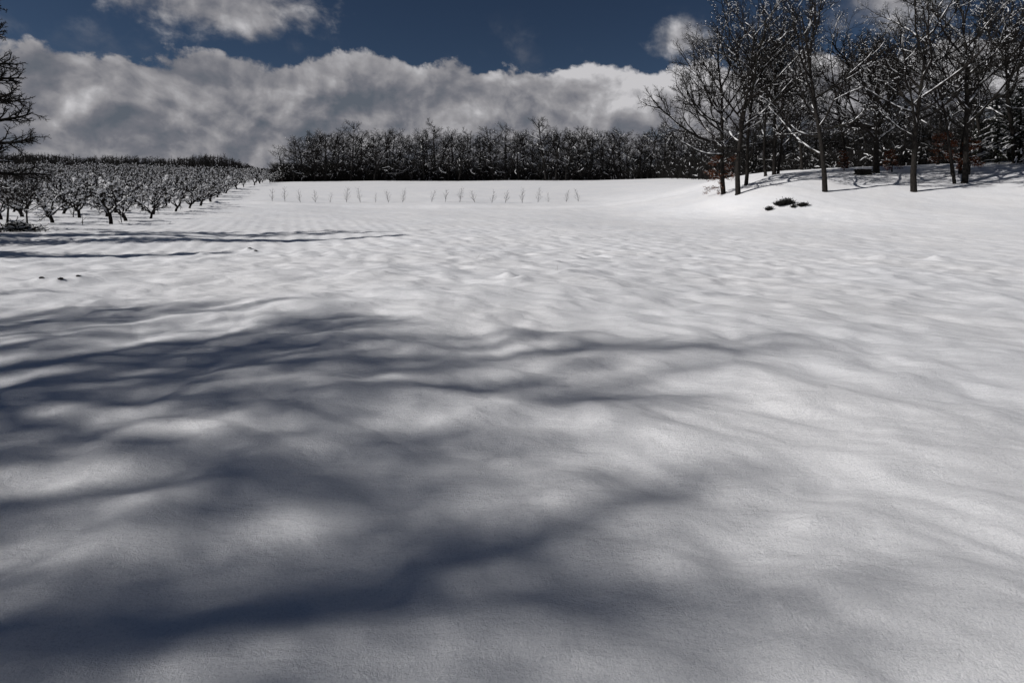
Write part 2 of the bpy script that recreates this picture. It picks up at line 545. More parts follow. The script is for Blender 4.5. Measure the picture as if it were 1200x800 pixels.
def oakprm(H, **kw):
    p = dict(H=H, seg=[9, 7, 5, 4, 3], wander=[.05, .13, .17, .2, .24], up=[.02, .085, .075, .05, .03], taper=[.25, .3, .35, .4, .5],
             kids=[16, 8, 7, 6], ang=[0.72, .68, .7, .72], len=[.43, .48, .5, .5], thin=[.42, .5, .5, .6], minr=.011,
             shape=lambda t: 0.62 + 0.55 * math.sin(math.pi * min(1, (t * 0.8 + 0.12))), lowang=.38)
    p['from'] = [.28, .22, .2, .15]
    p.update(kw)
    return p


def skeleton(seed, prm, trunks, limbs=()):
    """trunks: (x,y,lean_x,lean_y,length,radius); limbs: (height, azimuth deg, rise, length, radius)"""
    rng = random.Random(seed)
    out = []
    for (x, y, lx, ly, L, r) in trunks:
        grow(rng, prm, Vector((x, y, -0.35)), Vector((lx, ly, 1)), L, r, 0, out)
    for (h, azd, rise, L, r) in limbs:
        tx, ty, lx, ly = trunks[0][0], trunks[0][1], trunks[0][2], trunks[0][3]
        a = math.radians(azd)
        base = Vector((tx + lx * h, ty + ly * h, h))
        grow(rng, prm, base, Vector((math.cos(a), math.sin(a), rise)), L, r, 1, out)
    return out


def skel_meshes(skel, rng, sides=(9, 6, 4, 3, 3), trunk_lvl=0, snow=None, twig_scale=1.0):
    """returns trunk MB, crown MB, snow MB"""
    tm, cm, sm = MB(), MB(), MB()
    groups = {}
    for lvl, pts, rad in skel:
        groups.setdefault((lvl, len(pts)), []).append((pts, rad))
    for (lvl, n), lst in groups.items():
        P = np.array([[tuple(p) for p in a] for a, _ in lst]); R = np.array([b for _, b in lst]) * (twig_scale if lvl >= 2 else 1)
        if lvl == 0:
            R = R.copy(); R[:, 0] *= 1.55; R[:, 1] *= 1.02
            P = P.copy()
            # root flare: an extra ring low down
            P2 = np.insert(P, 1, P[:, 0] * 0.78 + P[:, 1] * 0.22, axis=1); R2 = np.insert(R, 1, R[:, 1] * 1.12, axis=1)
            P, R = P2, R2
        (tm if lvl <= trunk_lvl else cm).tubes(P, R, sides[lvl])
    if snow:
        segs = []; rr = []
        for lvl, pts, rad in skel:
            if lvl == 0: continue
            run = rng.random() < snow['p'][lvl]
            for i in range(len(pts) - 1):
                if rng.random() < 0.35: run = rng.random() < snow['p'][lvl]
                if not run: continue
                a, b = pts[i], pts[i + 1]
                d = b - a
                L = d.length
                if L < 1e-4: continue
                if abs(d.z) / L > snow.get('steep', .82): continue
                r0 = rad[i] * (twig_scale if lvl >= 2 else 1); r1 = rad[i + 1] * (twig_scale if lvl >= 2 else 1)
                s0 = snow['r'][lvl] * rng.uniform(.65, 1.25)
                if lvl >= 3:
                    t0 = rng.uniform(0, .6); t1 = min(1, t0 + rng.uniform(.06, .14) / L)
                    a2 = a.lerp(b, t0); b2 = a.lerp(b, t1)
                else:
                    a2, b2 = a - d * .04, b + d * .04
                up = Vector((0, 0, 1))
                off0 = up * (r0 * .55 + s0 * .35); off1 = up * (r1 * .55 + s0 * .35)
                m = a2.lerp(b2, .5) + (off0 + off1) * .5
                segs.append([tuple(a2 + off0), tuple(m), tuple(b2 + off1)])
                w0 = min(r0 * .8, .12) ; w1 = min(r1 * .8, .12)
                rr.append([(w0 + s0) * .55, ((w0 + w1) * .5 + s0) * .95, (w1 + s0) * .5])
        if segs:
            sm.tubes(np.array(segs), np.array(rr), 4, 0, flat=.8, cap=True)
    return tm, cm, sm


def empty(name, loc, rz=0.0, sc=1.0):
    o = bpy.data.objects.new(name, None)
    COL.objects.link(o); o.location = loc; o.rotation_euler = (0, 0, rz); o.scale = (sc, sc, sc)
    o.empty_display_size = 0.3
    return o


def part(name, me, parent):
    o = bpy.data.objects.new(name, me); COL.objects.link(o); o.parent = parent
    return o


def tag(o, label, cat, group=None):
    o['label'] = label; o['category'] = cat
    if group: o['group'] = group
    return o


# ------------------------------------------------------------------ oaks on the right bank
HSNOW = dict(p=[0, .55, .20, .05, .05], r=[0, .055, .040, .045, .052])


def big_tree(name, px, row, Y, seed, prm, trunks, limbs, label, cat='tree', group=None, snow=HSNOW, rz=0.0, twig=1.0, mats=None):
    x, y, _ = at(px, row, Y)
    sk = skeleton(seed, prm, trunks, limbs)
    rng = random.Random(seed + 1)
    tm, cm, sm = skel_meshes(sk, rng, snow=snow, twig_scale=twig)
    r = empty(name, (x, y, gz(x, y) - 0.02), rz)
    part('trunk', tm.build('oak_trunk', [M_BARK]), r)
    if sm.n: cm.add(np.vstack(sm.v), np.vstack(sm.f), 1)
    part('crown', cm.build('oak_crown', [M_TWIG, M_SNOW]), r)
    return tag(r, label, cat, group)


G_OAK = 'tall bare trees along the bank'
H = 19.5
big_tree('oak_tree', 865, 228, 67, 3, oakprm(20, kids=[14, 8, 8, 9]), [(0, 0, -.01, 0, 20.0, .30)],
         [(5.2, 172, .10, 4.5, .11), (9.5, 15, .7, 6.5, .13)],
         'snowy oak with the nearest of three close trunks at the left end of the bank', group=G_OAK)
big_tree('oak_tree', 848, 223, 70, 8, oakprm(19, kids=[14, 8, 8, 9]), [(0, 0, -.045, 0, 19.5, .28)],
         [(6.2, 180, .22, 10.5, .20), (4.9, 184, .0, 6.5, .12), (8.6, 185, .5, 8.5, .15), (7.8, 170, .45, 8.0, .16), (10, 165, .7, 7, .14)],
         'oak at the far left of the bank, long snow-lined limbs reaching over the field', group=G_OAK)
big_tree('oak_tree', 874, 217, 73, 14, oakprm(20), [(0, 0, .05, 0, 20, .24)], [(9.0, 20, .9, 7.5, .13)],
         'slimmer bare tree standing just behind the three close trunks, leaning slightly right', group=G_OAK)
big_tree('oak_tree', 907, 206, 76, 21, oakprm(18, kids=[11, 8, 8, 9]), [(0, 0, .03, 0, 16.5, .27), (-1.0, .2, -.10, .05, 14.0, .2), (.7, .4, .14, .1, 13.5, .2)], [],
         'dark bare tree with several stems rising from one base at the top of the bank', group=G_OAK)
big_tree('oak_tree', 967, 225, 62, 27, oakprm(20, kids=[14, 8, 8, 9]), [(0, 0, -.03, 0, 20.5, .27)],
         [(3.9, 150, .45, 9.5, .14), (7.2, 160, .9, 7.0, .13), (6.8, -12, .12, 6.0, .12), (5.0, 20, .5, 4.5, .09)],
         'straight bare tree with low snow-lined boughs on its left, just right of the dark shrubs', group=G_OAK)
big_tree('oak_tree', 1027, 203, 71, 33, oakprm(19, kids=[11, 8, 8, 9]), [(0, 0, .02, 0, 11, .40)],
         [(8.8, 150, 1.0, 9.5, .24), (8.0, 35, 1.2, 9.5, .24), (5.5, 178, .12, 7.0, .15), (7.0, 5, .6, 8.0, .17), (9.5, 95, 1.6, 8.5, .2), (9.8, 200, .7, 7, .16)],
         'stout dark oak forking into spreading limbs, beside the snow-capped dark block', group=G_OAK)
big_tree('oak_tree', 1071, 225, 60, 39, oakprm(19, kids=[14, 8, 8, 9]), [(0, 0, -.01, 0, 19.4, .30)],
         [(8.4, 178, .12, 6.5, .14), (5.9, 190, .1, 4.5, .09), (9.0, 150, .8, 7.0, .14), (8.2, 10, .5, 6, .12)],
         'straight bare tree standing alone lowest on the bank, casting a long shadow to its right', group=G_OAK)
big_tree('oak_tree', 1119, 212, 63, 44, oakprm(18, kids=[11, 7, 6, 5]), [(0, 0, -.03, .02, 17, .17)], [(7, 190, .9, 6, .1)],
         'thin bare trunk on the left of the three stems growing close together', group=G_OAK)
big_tree('oak_tree', 1125, 205, 67, 49, oakprm(18, kids=[10, 7, 6, 5]), [(0, 0, .02, .02, 16, .19)], [],
         'middle and rearmost bare trunk of the three stems growing close together', group=G_OAK)
big_tree('oak_tree', 1130, 211.5, 63, 52, oakprm(21, kids=[14, 8, 8, 9]), [(0, 0, .085, .02, 20, .30)],
         [(8, 185, .9, 8, .14), (9, 10, .7, 8, .14), (11, 150, 1.1, 7, .13)],
         'stout bare trunk leaning right, the right one of the three stems growing close together', group=G_OAK)
big_tree('oak_tree', 1099, 198, 76, 57, oakprm(16, kids=[12, 7, 5, 5]), [(0, 0, .0, 0, 15.5, .19)], [],
         'slender dark tree standing behind, between the lone low tree and the three close stems', group=G_OAK)
big_tree('oak_tree', 1190, 196, 70, 61, oakprm(20, kids=[14, 8, 8, 9]), [(0, 0, -.02, 0, 19, .3)], [(10, 170, .6, 8, .15)],
         'tall bare tree rising out of the dark evergreens at the right edge', group=G_OAK)
big_tree('oak_tree', 1262, 205, 64, 66, oakprm(20, kids=[14, 8, 8, 9]), [(0, 0, -.05, 0, 19, .3)], [(9, 175, .6, 9, .15)],
         'tall bare tree beyond the right edge whose twigs reach into the picture', group=G_OAK)
big_tree('oak_tree', 940, 203, 84, 71, oakprm(18, kids=[11, 8, 8, 9]), [(0, 0, .02, 0, 17.5, .24)], [],
         'bare tree set back between the many-stemmed tree and the straight one', group=G_OAK)
big_tree('oak_tree', 993, 203, 80, 76, oakprm(18, kids=[11, 8, 8, 9]), [(0, 0, -.02, 0, 17.0, .22)], [],
         'bare tree set back just left of the snow-capped dark block', group=G_OAK)
big_tree('oak_tree', 1150, 195, 78, 81, oakprm(19, kids=[14, 8, 6, 5]), [(0, 0, .03, 0, 18.5, .24)], [],
         'bare tree set back behind the three close stems, left of the evergreens', group=G_OAK)

# trees on the left: one shows at the frame's edge, all of them throw shadows over the field
G_LEFT = 'tall trees beyond the left edge of the field'
dp = oakprm(18.5, kids=[30, 10, 7, 6], len=[.155, .55, .5, .5], minr=.010, wander=[.05, .16, .2, .24, .28])
dp['shape'] = lambda t: 1.0
dp['ang'] = [1.2, .75, .75, .75]; dp['up'] = [.02, .03, .03, .02, .0]
dp['from'] = [.22, .2, .2, .15]
big_tree('bare_tree', -16, 275, 38, 90, dp, [(0, 0, .055, 0, 19.8, .33)], [],
         'dark bare tree cut off by the left edge, its fine twigs hanging beside the orchard', group=G_LEFT, snow=dict(p=[0, .15, .08, .03, .0], r=[0, .04, .03, .03, .03]))
yp = oakprm(4.3, seg=[6, 6, 4, 3], kids=[20, 9, 7], minr=.010, len=[.50, .5, .5], up=[.02, .03, .0, -.05])
yp['from'] = [.32, .2, .15]; yp['shape'] = lambda t: 1.0 - .4 * t
big_tree('young_tree', 33, 267, 42, 711, yp, [(0, 0, -.03, 0, 3.9, .07)], [(1.7, 180, .5, 2.4, .05), (2.2, 150, .4, 2.4, .05)],
         'small twiggy tree with thin trunk beside the snowy brush pile at the left edge', group=None, snow=dict(p=[0, .1, .06, .05], r=[0, .03, .04, .04]))
big_tree('young_tree', 8, 258, 47, 719, yp, [(0, 0, .03, 0, 4.6, .09)], [(1.9, 20, .6, 2.6, .05)],
         'dense dark twiggy tree at the left edge, behind the snowy brush pile', group=None, snow=dict(p=[0, .1, .06, .05], r=[0, .03, .04, .04]))


def shadow_tree(x, y, seed, Ht, label, kids, minr=.014, sc=1.0):
    p = oakprm(Ht, kids=kids, minr=minr, len=[.37, .5, .5, .5], shape=lambda t: 1.15 - .5 * t)
    sk = skeleton(seed, p, [(0, 0, 0, 0, Ht * .93, .35)])
    tm, cm, sm = skel_meshes(sk, random.Random(seed))
    r = empty('bare_tree', (x, y, gz(x, y) - 0.02))
    part('trunk', tm.build('tree_trunk', [M_BARK]), r)
    part('crown', cm.build('tree_crown', [M_TWIG]), r)
    tag(r, label, 'tree', G_LEFT)


shadow_tree(-25.3, -2.3, 101, 15.2, 'bare spreading tree left of the viewer that shades the nearest snow', [21, 9, 8, 7])
shadow_tree(-25.4, 0.9, 107, 16.0, 'second bare spreading tree left of the viewer, shading the snow a little farther off', [22, 10, 8, 7])
shadow_tree(-27.2, -0.8, 113, 15.5, 'third bare spreading tree left of the viewer, farthest to the left of the group', [18, 9, 7, 6])
shadow_tree(-25.0, -3.5, 119, 14.8, 'fourth bare spreading tree left of the viewer, the rearmost of the group', [22, 9, 8, 6])


# ------------------------------------------------------------------ young beeches with rusty leaves
def rusty_tree(px, row, Y, seed, Ht, label, spread=1.0, low=.15, nl=5):
    x, y, _ = at(px, row, Y)
    rng = random.Random(seed)
    p = oakprm(Ht, seg=[6, 5, 4, 3], kids=[13, 6, 4], len=[.42 * spread, .5, .5], minr=.012,
               shape=lambda t: 1.15 - .8 * t, up=[0, .0, .0, .0])
    p['from'] = [low, .2, .15]; p['ang'] = [1.35, .7, .7]
    sk = skeleton(seed, p, [(0, 0, .03, 0, Ht, .09)])
    tm, cm, sm = skel_meshes(sk, rng, snow=dict(p=[0, .3, .25, .2], r=[0, .03, .03, .03]))
    lm = MB(); V = []
    for lvl, pts, rad in sk:
        if lvl < 2: continue
        for q in pts[1:]:
            if rng.random() < .45: continue
            for _ in range(nl):
                c = q + Vector((rng.gauss(0, .13), rng.gauss(0, .13), rng.gauss(-.05, .06)))
                a = rng.random() * 6.28; s = rng.uniform(.045, .085)
                u = Vector((math.cos(a), math.sin(a), rng.gauss(-.3, .3))) * s
                w = Vector((-math.sin(a), math.cos(a), rng.gauss(0, .5))) * s * .6
                V += [tuple(c - u), tuple(c + w), tuple(c + u), tuple(c - w)]
    V = np.array(V); lm.add(V, np.arange(len(V)).reshape(-1, 4))
    r = empty('beech_tree', (x, y, gz(x, y) - .02))
    part('trunk', tm.build('beech_trunk', [M_BARK]), r)
    if sm.n: cm.add(np.vstack(sm.v), np.vstack(sm.f), 1)
    part('crown', cm.build('beech_crown', [M_TWIG, M_SNOW]), r)
    part('dead_leaves', lm.build('beech_leaves', [M_RUST], False), r)
    tag(r, label, 'tree', 'young trees holding rusty leaves')


rusty_tree(846, 218, 71, 201, 5.4, 'young tree with rusty leaves among the three close trunks at the left of the bank', 1.15, .12)
rusty_tree(1115, 200, 67, 207, 5.6, 'young tree with rust-brown leaves behind the three close stems on the right', .9, .3)
rusty_tree(1136, 207, 66, 213, 4.6, 'low young tree with orange-brown leaves right of the three close stems', .8, .3)
rusty_tree(1045, 204, 72, 219, 3.2, 'small young tree with dull reddish leaves beside the stout forking oak', .8, .3, 3)
rusty_tree(989, 205, 76, 225, 3.0, 'small young tree with sparse brown leaves left of the snow-capped dark block', .6, .3, 2)


# ------------------------------------------------------------------ evergreens at the right edge
def evergreen(px, row, Y, seed, Ht, rad, label):
    x, y, _ = at(px, row, Y)
    rng = random.Random(seed)
    tm, cm, sm = MB(), MB(), MB()
    tm.tubes([[(0, 0, -.3), (0, 0, Ht * .5), (0, 0, Ht)]], [[.2, .13, .03]], 7)
    P = []; R = []; NP = []; SP = []; SR = []
    nb = int(Ht * 17)
    for i in range(nb):
        h = .3 + (Ht - .4) * (i + rng.random()) / nb
        L = rad * (1 - h / Ht) ** .7 * rng.uniform(.6, 1.15) + .25
        a = rng.random() * 6.28
        pts = []
        for k in range(5):
            t = k / 4
            pts.append(Vector((math.cos(a) * L * t, math.sin(a) * L * t, h + L * (.12 * t - .42 * t * t))))
        P.append([tuple(q) for q in pts]); R.append([.03, .025, .02, .015, .008])
        sn = rng.random() < .55
        for k in range(1, 5):
            for _ in range(13):
                c = pts[k].lerp(pts[k - 1], rng.random())
                w = .12 + .22 * (1 - abs(k / 4 - .6))
                off = Vector((rng.gauss(0, w), rng.gauss(0, w), rng.gauss(-.04, .08)))
                c2 = c + off
                dd = (off + Vector((math.cos(a) * .1, math.sin(a) * .1, -.05))).normalized()
                NPd = dd * rng.uniform(.12, .26)
                s = dd.cross(Vector((0, 0, 1))).normalized() * rng.uniform(.03, .06)
                NP += [tuple(c2 - NPd * .5 - s), tuple(c2 + NPd * .5 - s * .3), tuple(c2 + NPd * .5 + s * .3), tuple(c2 - NPd * .5 + s)]
            if sn and rng.random() < .6:
                q0, q1 = pts[k - 1], pts[k]
                o = Vector((rng.gauss(0, .06), rng.gauss(0, .06), .08))
                m = q0.lerp(q1, .5) + o + Vector((0, 0, .03))
                SP.append([tuple(q0 + o), tuple(m), tuple(q1 + o)]); s = rng.uniform(.06, .15)
                SR.append([s * .5, s, s * .45])
    cm.tubes(P, R, 3)
    NP = np.array(NP); cm.add(NP, np.arange(len(NP)).reshape(-1, 4), 1)
    sm.tubes(SP, SR, 4, flat=.55, cap=True)
    r = empty('evergreen_tree', (x, y, gz(x, y) - .05))
    part('trunk', tm.build('evergreen_trunk', [M_BARK]), r)
    cm.add(np.vstack(sm.v), np.vstack(sm.f), 2)
    part('crown', cm.build('evergreen_crown', [M_TWIG, M_GREEN, M_SNOW], False), r)
    tag(r, label, 'tree', 'dark snow-laden evergreens')


evergreen(600 - 34.2 / 31 * F, 283, 31, 331, 19.4, 3.1, 'tall dark evergreen beyond the left edge that throws the long pointed shadow')
evergreen(600 - 33.0 / 23.4 * F, 300, 23.4, 337, 13.5, 3.0, 'shorter dark evergreen beyond the left edge that throws the nearer narrow shadow')
evergreen(600 - 38.0 / 34.5 * F, 276, 34.5, 341, 13.0, 2.2, 'second tall evergreen beyond the left edge, farther off')
evergreen(1168, 194, 72, 301, 9.0, 2.7, 'dark snow-laden evergreen, left one at the right edge')
evergreen(1196, 192, 70, 307, 9.6, 2.8, 'dark snow-laden evergreen cut by the right edge')
evergreen(1182, 193, 77, 313, 10.5, 3.0, 'tallest dark evergreen, standing behind the other two at the right edge')
evergreen(1228, 192, 68, 319, 8.5, 2.6, 'dark evergreen just beyond the right edge')
evergreen(1150, 195, 79, 323, 6.0, 2.2, 'lower dark evergreen behind the three close stems')


# ------------------------------------------------------------------ forest
def forest_variant(seed, Ht, dens, snow=dict(p=[0, .14, .045, .012], r=[0, .07, .085, .13]), minr=.027, k2=9):
    p = oakprm(Ht, seg=[6, 5, 4, 3], kids=[dens, 9, k2], len=[.36, .5, .5], minr=minr, wander=[.06, .14, .2, .24], up=[.02, .05, .05, .03],
               taper=[.3, .3, .4, .4])
    p['shape'] = lambda t: 1.1 - .65 * t ** 2
    p['from'] = [.16, .15, .12]; p['ang'] = [.95, .8, .8]; p['thin'] = [.42, .5, .5]
    sk = skeleton(seed, p, [(0, 0, random.Random(seed).gauss(0, .03), 0, Ht * .9, .22)])
    tm, cm, sm = skel_meshes(sk, random.Random(seed + 5), sides=(6, 4, 3, 3), snow=snow)
    # snow goes into the crown's mesh as its second material
    if sm.n:
        co = np.vstack(sm.v)
        cm.add(co, np.vstack(sm.f), 1)
    return tm.build('forest_trunk', [M_WOOD]), cm.build('forest_crown', [M_WOOD, M_SNOW], False)


FV = [forest_variant(400 + i, 15, 15) for i in range(7)]
FV2 = [forest_variant(450 + i, 15, 17, dict(p=[0, .08, .02, .008], r=[0, .05, .05, .07]), .017, 10) for i in range(5)]
frng = random.Random(77)


def forest_tree(x, y, sc, label, group, pool=None):
    tme, cme = frng.choice(pool or FV)
    r = empty('forest_tree', (x, y, float(macro(x, y)) - .05), frng.random() * 6.28, sc)
    r.scale = (sc * frng.uniform(1.0, 1.3), sc * frng.uniform(1.0, 1.3), sc * frng.uniform(.94, 1.06))
    part('trunk', tme, r); part('crown', cme, r)
    tag(r, label, 'tree', group)


G_F1 = 'bare trees of the wood along the far crest'
G_F2 = 'bare trees of the wood behind the right bank'
# front of the far wood, each crown about 20 px apart
xs = 331.0
first = True
while xs < 835:
    if xs < 350: sc, Yf = .66, 152
    elif xs < 372: sc, Yf = .84, 153
    else: sc, Yf = frng.choice((.80, .87, .92, .97, 1.04)) * frng.uniform(.96, 1.04), frng.uniform(153, 159)
    if 495 < xs < 515 or 640 < xs < 660 or 675 < xs < 700: sc *= 1.12
    X, Y_ = (xs - 600) / F * Yf, Yf
    forest_tree(X, Y_, sc, 'low rounded tree at the left end of the far wood' if first else 'bare dark tree in the front of the wood along the far crest',
                None if first else G_F1)
    first = False
    xs += frng.uniform(11, 17)
for row_, Yf in ((0, 165), (1, 173), (2, 182)):
    xs = 347.0 + row_ * 9
    while xs < 860:
        Yk = Yf + frng.uniform(-3, 3)
        forest_tree((xs - 600) / F * Yk, Yk, frng.uniform(.92, 1.05) + row_ * .04, 'bare dark tree deeper in the wood along the far crest', 'bare trees deeper in the far wood')
        xs += frng.uniform(15, 24)
for row_, (Ya, Yb) in enumerate(((118, 80), (124, 86), (131, 94), (140, 104))):
    xs = 842.0 + row_ * 7
    while xs < 1330:
        t = (xs - 842) / 480
        Yk = Ya + (Yb - Ya) * min(t, 1) + frng.uniform(-3, 3)
        forest_tree((xs - 600) / F * Yk, Yk, frng.uniform(.72, .95), 'bare dark tree in the wood behind the right bank', G_F2, FV2)
        xs += frng.uniform(16, 27)


# undergrowth that closes the foot of the wood
def thicket(name, pts, hgt, n, seed, label, rr=.05, spread=2.0):
    rng = random.Random(seed)
    P = []; R = []; SP = []; SR = []
    for i in range(n):
        t = rng.random() * (len(pts) - 1); k = int(t); f = t - k
        x = pts[k][0] * (1 - f) + pts[k + 1][0] * f + rng.gauss(0, spread); y = pts[k][1] * (1 - f) + pts[k + 1][1] * f + rng.uniform(0, spread * 2.5)
        P.append((x, y))
    P = np.array(P)
    z = macro(P[:, 0], P[:, 1]) - .1
    mb = MB(); T = []; RR = []
    for (x, y), zz in zip(P, z):
        h = hgt * rng.uniform(.35, 1.1)
        for _ in range(3):
            lx, ly = rng.gauss(0, .35), rng.gauss(0, .35)
            T.append([(x, y, zz), (x + lx * h * .4, y + ly * h * .4, zz + h * .5), (x + lx * h, y + ly * h, zz + h)]); RR.append([rr, rr * .8, rr * .4])
            for _ in range(3):
                q = rng.uniform(.3, .95); bx, by, bz = x + lx * h * q, y + ly * h * q, zz + h * q
                ex, ey, ez = bx + rng.gauss(0, .5), by + rng.gauss(0, .5), bz + rng.uniform(0, .7)
                T.append([(bx, by, bz), ((bx + ex) / 2, (by + ey) / 2, (bz + ez) / 2 + .05), (ex, ey, ez)]); RR.append([rr * .6, rr * .5, rr * .3])
                if rng.random() < .05:
                    SP.append([(bx, by, bz + .06), ((bx + ex) / 2, (by + ey) / 2, (bz + ez) / 2 + .14), (ex, ey, ez + .06)]); SR.append([.05, .08, .04])
    mb.tubes(T, RR, 3)
    mb.tubes(SP, SR, 4, 1, cap=True)
    o = bpy.data.objects.new(name, mb.build(name, [M_WOOD, M_SNOW], False)); COL.objects.link(o)
    o['kind'] = 'stuff'; o['label'] = label; o['category'] = 'undergrowth'


def ray(px, Y): return ((px - 600) / F * Y, Y)


thicket('undergrowth', [ray(326, 156), ray(352, 158), ray(450, 158), ray(600, 158), ray(780, 152), ray(842, 124)], 5.0, 3400, 501, 'dark tangled undergrowth at the foot of the far wood', .05, 1.4)
thicket('undergrowth', [ray(842, 124), ray(900, 112), ray(1000, 100), ray(1100, 90), ray(1320, 84)], 4.2, 2600, 502, 'dark tangled undergrowth in the wood behind the right bank', .035)


# far woods on the hill behind the orchard: one mass
def far_woods():
    rng = random.Random(9)
    T = []; RR = []
    for i in range(2600):
        px = rng.uniform(-500, 330)
        Y = rng.uniform(268, 292)
        x = (px - 600) / F * Y
        edge = min(1, max(.45, (335 - px) / 70))
        h = (8.5 + 1.2 * math.sin(px / 23.) * math.sin(px / 61. + 1) + rng.gauss(0, .7)) * edge
        z = float(macro(x, Y)) - .3
        lx = rng.gauss(0, .5)
        T.append([(x, Y, z), (x + lx * .5, Y, z + h * .5), (x + lx, Y, z + h)]); RR.append([.2, .12, .03])
        for _ in range(9):
            q = rng.uniform(.25, .92); L = rng.uniform(1.2, 2.6) * (1.25 - q)
            a = rng.random() * 6.28
            b = (x + lx * q, Y, z + h * q); e_ = (b[0] + math.cos(a) * L, b[1] + math.sin(a) * L, b[2] + L * .8)
            T.append([b, tuple((b[k] + e_[k]) / 2 for k in range(3)), e_]); RR.append([.12, .09, .05])
    mb = MB(); mb.tubes(T, RR, 3)
    o = bpy.data.objects.new('distant_woods', mb.build('distant_woods', [M_WOOD], False)); COL.objects.link(o)
    o['kind'] = 'stuff'; o['label'] = 'thin dark line of distant bare woods behind the snowy orchard'; o['category'] = 'woods'


far_woods()


# ------------------------------------------------------------------ orchard
def apple_variant(seed, form=0):
    rng = random.Random(seed)
    sk = []
    th = rng.uniform(.65, .95)
    lean = Vector((rng.gauss(0, .22), rng.gauss(0, .22), 1))
    base = Vector((0, 0, -.15))
    topv = base + lean.normalized() * (th + .15)
    mid = base.lerp(topv, .5) + Vector((rng.gauss(0, .04), rng.gauss(0, .04), 0))
    sk.append((0, [base, mid, topv], [.16, .13, .125]))
    p = dict(H=3, seg=[2, 5, 4, 3], wander=[0, .22, .28, .3], up=[0, .10, .07, .04], taper=[1, .45, .45, .5],
             kids=[0, 8, 7], ang=[0, .85, .85], len=[0, .48, .5], thin=[0, .55, .55], minr=.019, shape=lambda t: 1)
    p['from'] = [0, .3, .15]
    nl = rng.randint(4, 6)
    for k in range(nl):
        a = 6.28 * (k + rng.uniform(-.25, .25)) / nl
        rise = rng.uniform(.45, 1.3)
        grow(rng, p, topv - Vector((0, 0, rng.uniform(0, .2))), Vector((math.cos(a), math.sin(a), rise)), rng.uniform(1.9, 2.7), .085, 1, sk)
    tm, cm, sm = skel_meshes(sk, rng, sides=(8, 5, 4, 3), snow=dict(p=[0, .27, .13, .105], r=[0, .055, .065, .115], steep=.9))
    cm.add(np.vstack(sm.v), np.vstack(sm.f), 1)
    raw = (np.vstack(tm.v + cm.v), tm, cm)
    APPLE_RAW.append(raw)
    return tm.build('apple_trunk', [M_APPLE]), cm.build('apple_crown', [M_APPLE, M_SNOW], False)


APPLE_RAW = []
AV = [apple_variant(600 + i) for i in range(13)]
arng = random.Random(15)
G_A = 'apple trees of the snowy orchard'
# right-hand edge line of the orchard, from the near corner to the crest
edge_px = [(132, 265), (158, 262), (176, 257.5), (197, 255), (211, 251), (219, 247), (229, 246), (245, 239.5), (249, 237), (257, 230), (266, 227), (272, 224), (279, 220), (285, 218)]
EDGE0 = Vector((-35.5, 50)); EDGE1 = Vector((-72, 160))


def edge_x(y):
    return float(np.interp(y, [40, 50, 80, 110, 130, 150, 166, 220], [-33, -35, -43.2, -55.5, -60, -62, -63, -84]))


spots = []
yy = 49.5
rowi = 0
while yy < 216:
    x = edge_x(yy) - (0.6 if rowi % 2 else 0)
    k = 0
    while True:
        X = x - k * 5.1 + arng.gauss(0, .35); Y_ = yy + arng.gauss(0, .45) + k * .35
        px = 600 + F * X / Y_
        if px < -25 or k > 60: break
        spots.append((Y_, X, k, rowi)); k += 1
    rowi += 1
    yy += 4.9 + max(0, yy - 80) * .026
spots.sort()
far_spots = spots[296:]
spots = spots[:296]
if far_spots:
    fm = MB()
    for Y_, X, k, rw in far_spots:
        _, tmr, cmr = arng.choice(APPLE_RAW)
        a = arng.random() * 6.28; s = arng.uniform(.9, 1.15)
        rot = np.array([[math.cos(a), -math.sin(a), 0], [math.sin(a), math.cos(a), 0], [0, 0, 1]]) * s
        o3 = np.array([X, Y_, float(macro(X, Y_)) - .05])
        for src in (tmr, cmr):
            base = fm.n
            co = np.vstack(src.v) @ rot.T + o3
            f = np.vstack(src.f); mi = np.concatenate(src.mi)
            fm.v.append(co); fm.f.append(f + base); fm.mi.append(mi); fm.n += len(co)
    o = bpy.data.objects.new('orchard_trees', fm.build('far_orchard', [M_APPLE, M_SNOW], False)); COL.objects.link(o)
    o['kind'] = 'stuff'; o['label'] = 'far mass of snowy apple trees closing the orchard below the distant woods'; o['category'] = 'orchard'
ORCHARD_INFO = (len(spots), len(far_spots), rowi)

named = {(0, 0): 'snow-dusted apple tree at the near right corner of the orchard, standing nearest the field',
         (0, 1): 'gnarled apple tree one place left of the orchard near right corner tree',
         (0, 2): 'gnarled apple tree two places left of the orchard near right corner tree',
         (1, 0): 'apple tree second from the near end of the orchard edge along the open field',
         (2, 0): 'apple tree third from the near end of the orchard edge along the open field'}
for Y_, X, k, rw in spots:
    tme, cme = arng.choice(AV)
    r = empty('apple_tree', (X, Y_, gz(X, Y_) - .03), arng.random() * 6.28)
    s = arng.uniform(.8, 1.18)
    r.scale = (s, s, s * arng.uniform(.92, 1.1))
    part('trunk', tme, r); part('crown', cme, r)
    tag(r, named.get((rw, k), 'snow-dusted gnarled dark apple tree in the orchard rows on the left'), 'apple tree', G_A if (rw, k) not in named else None)


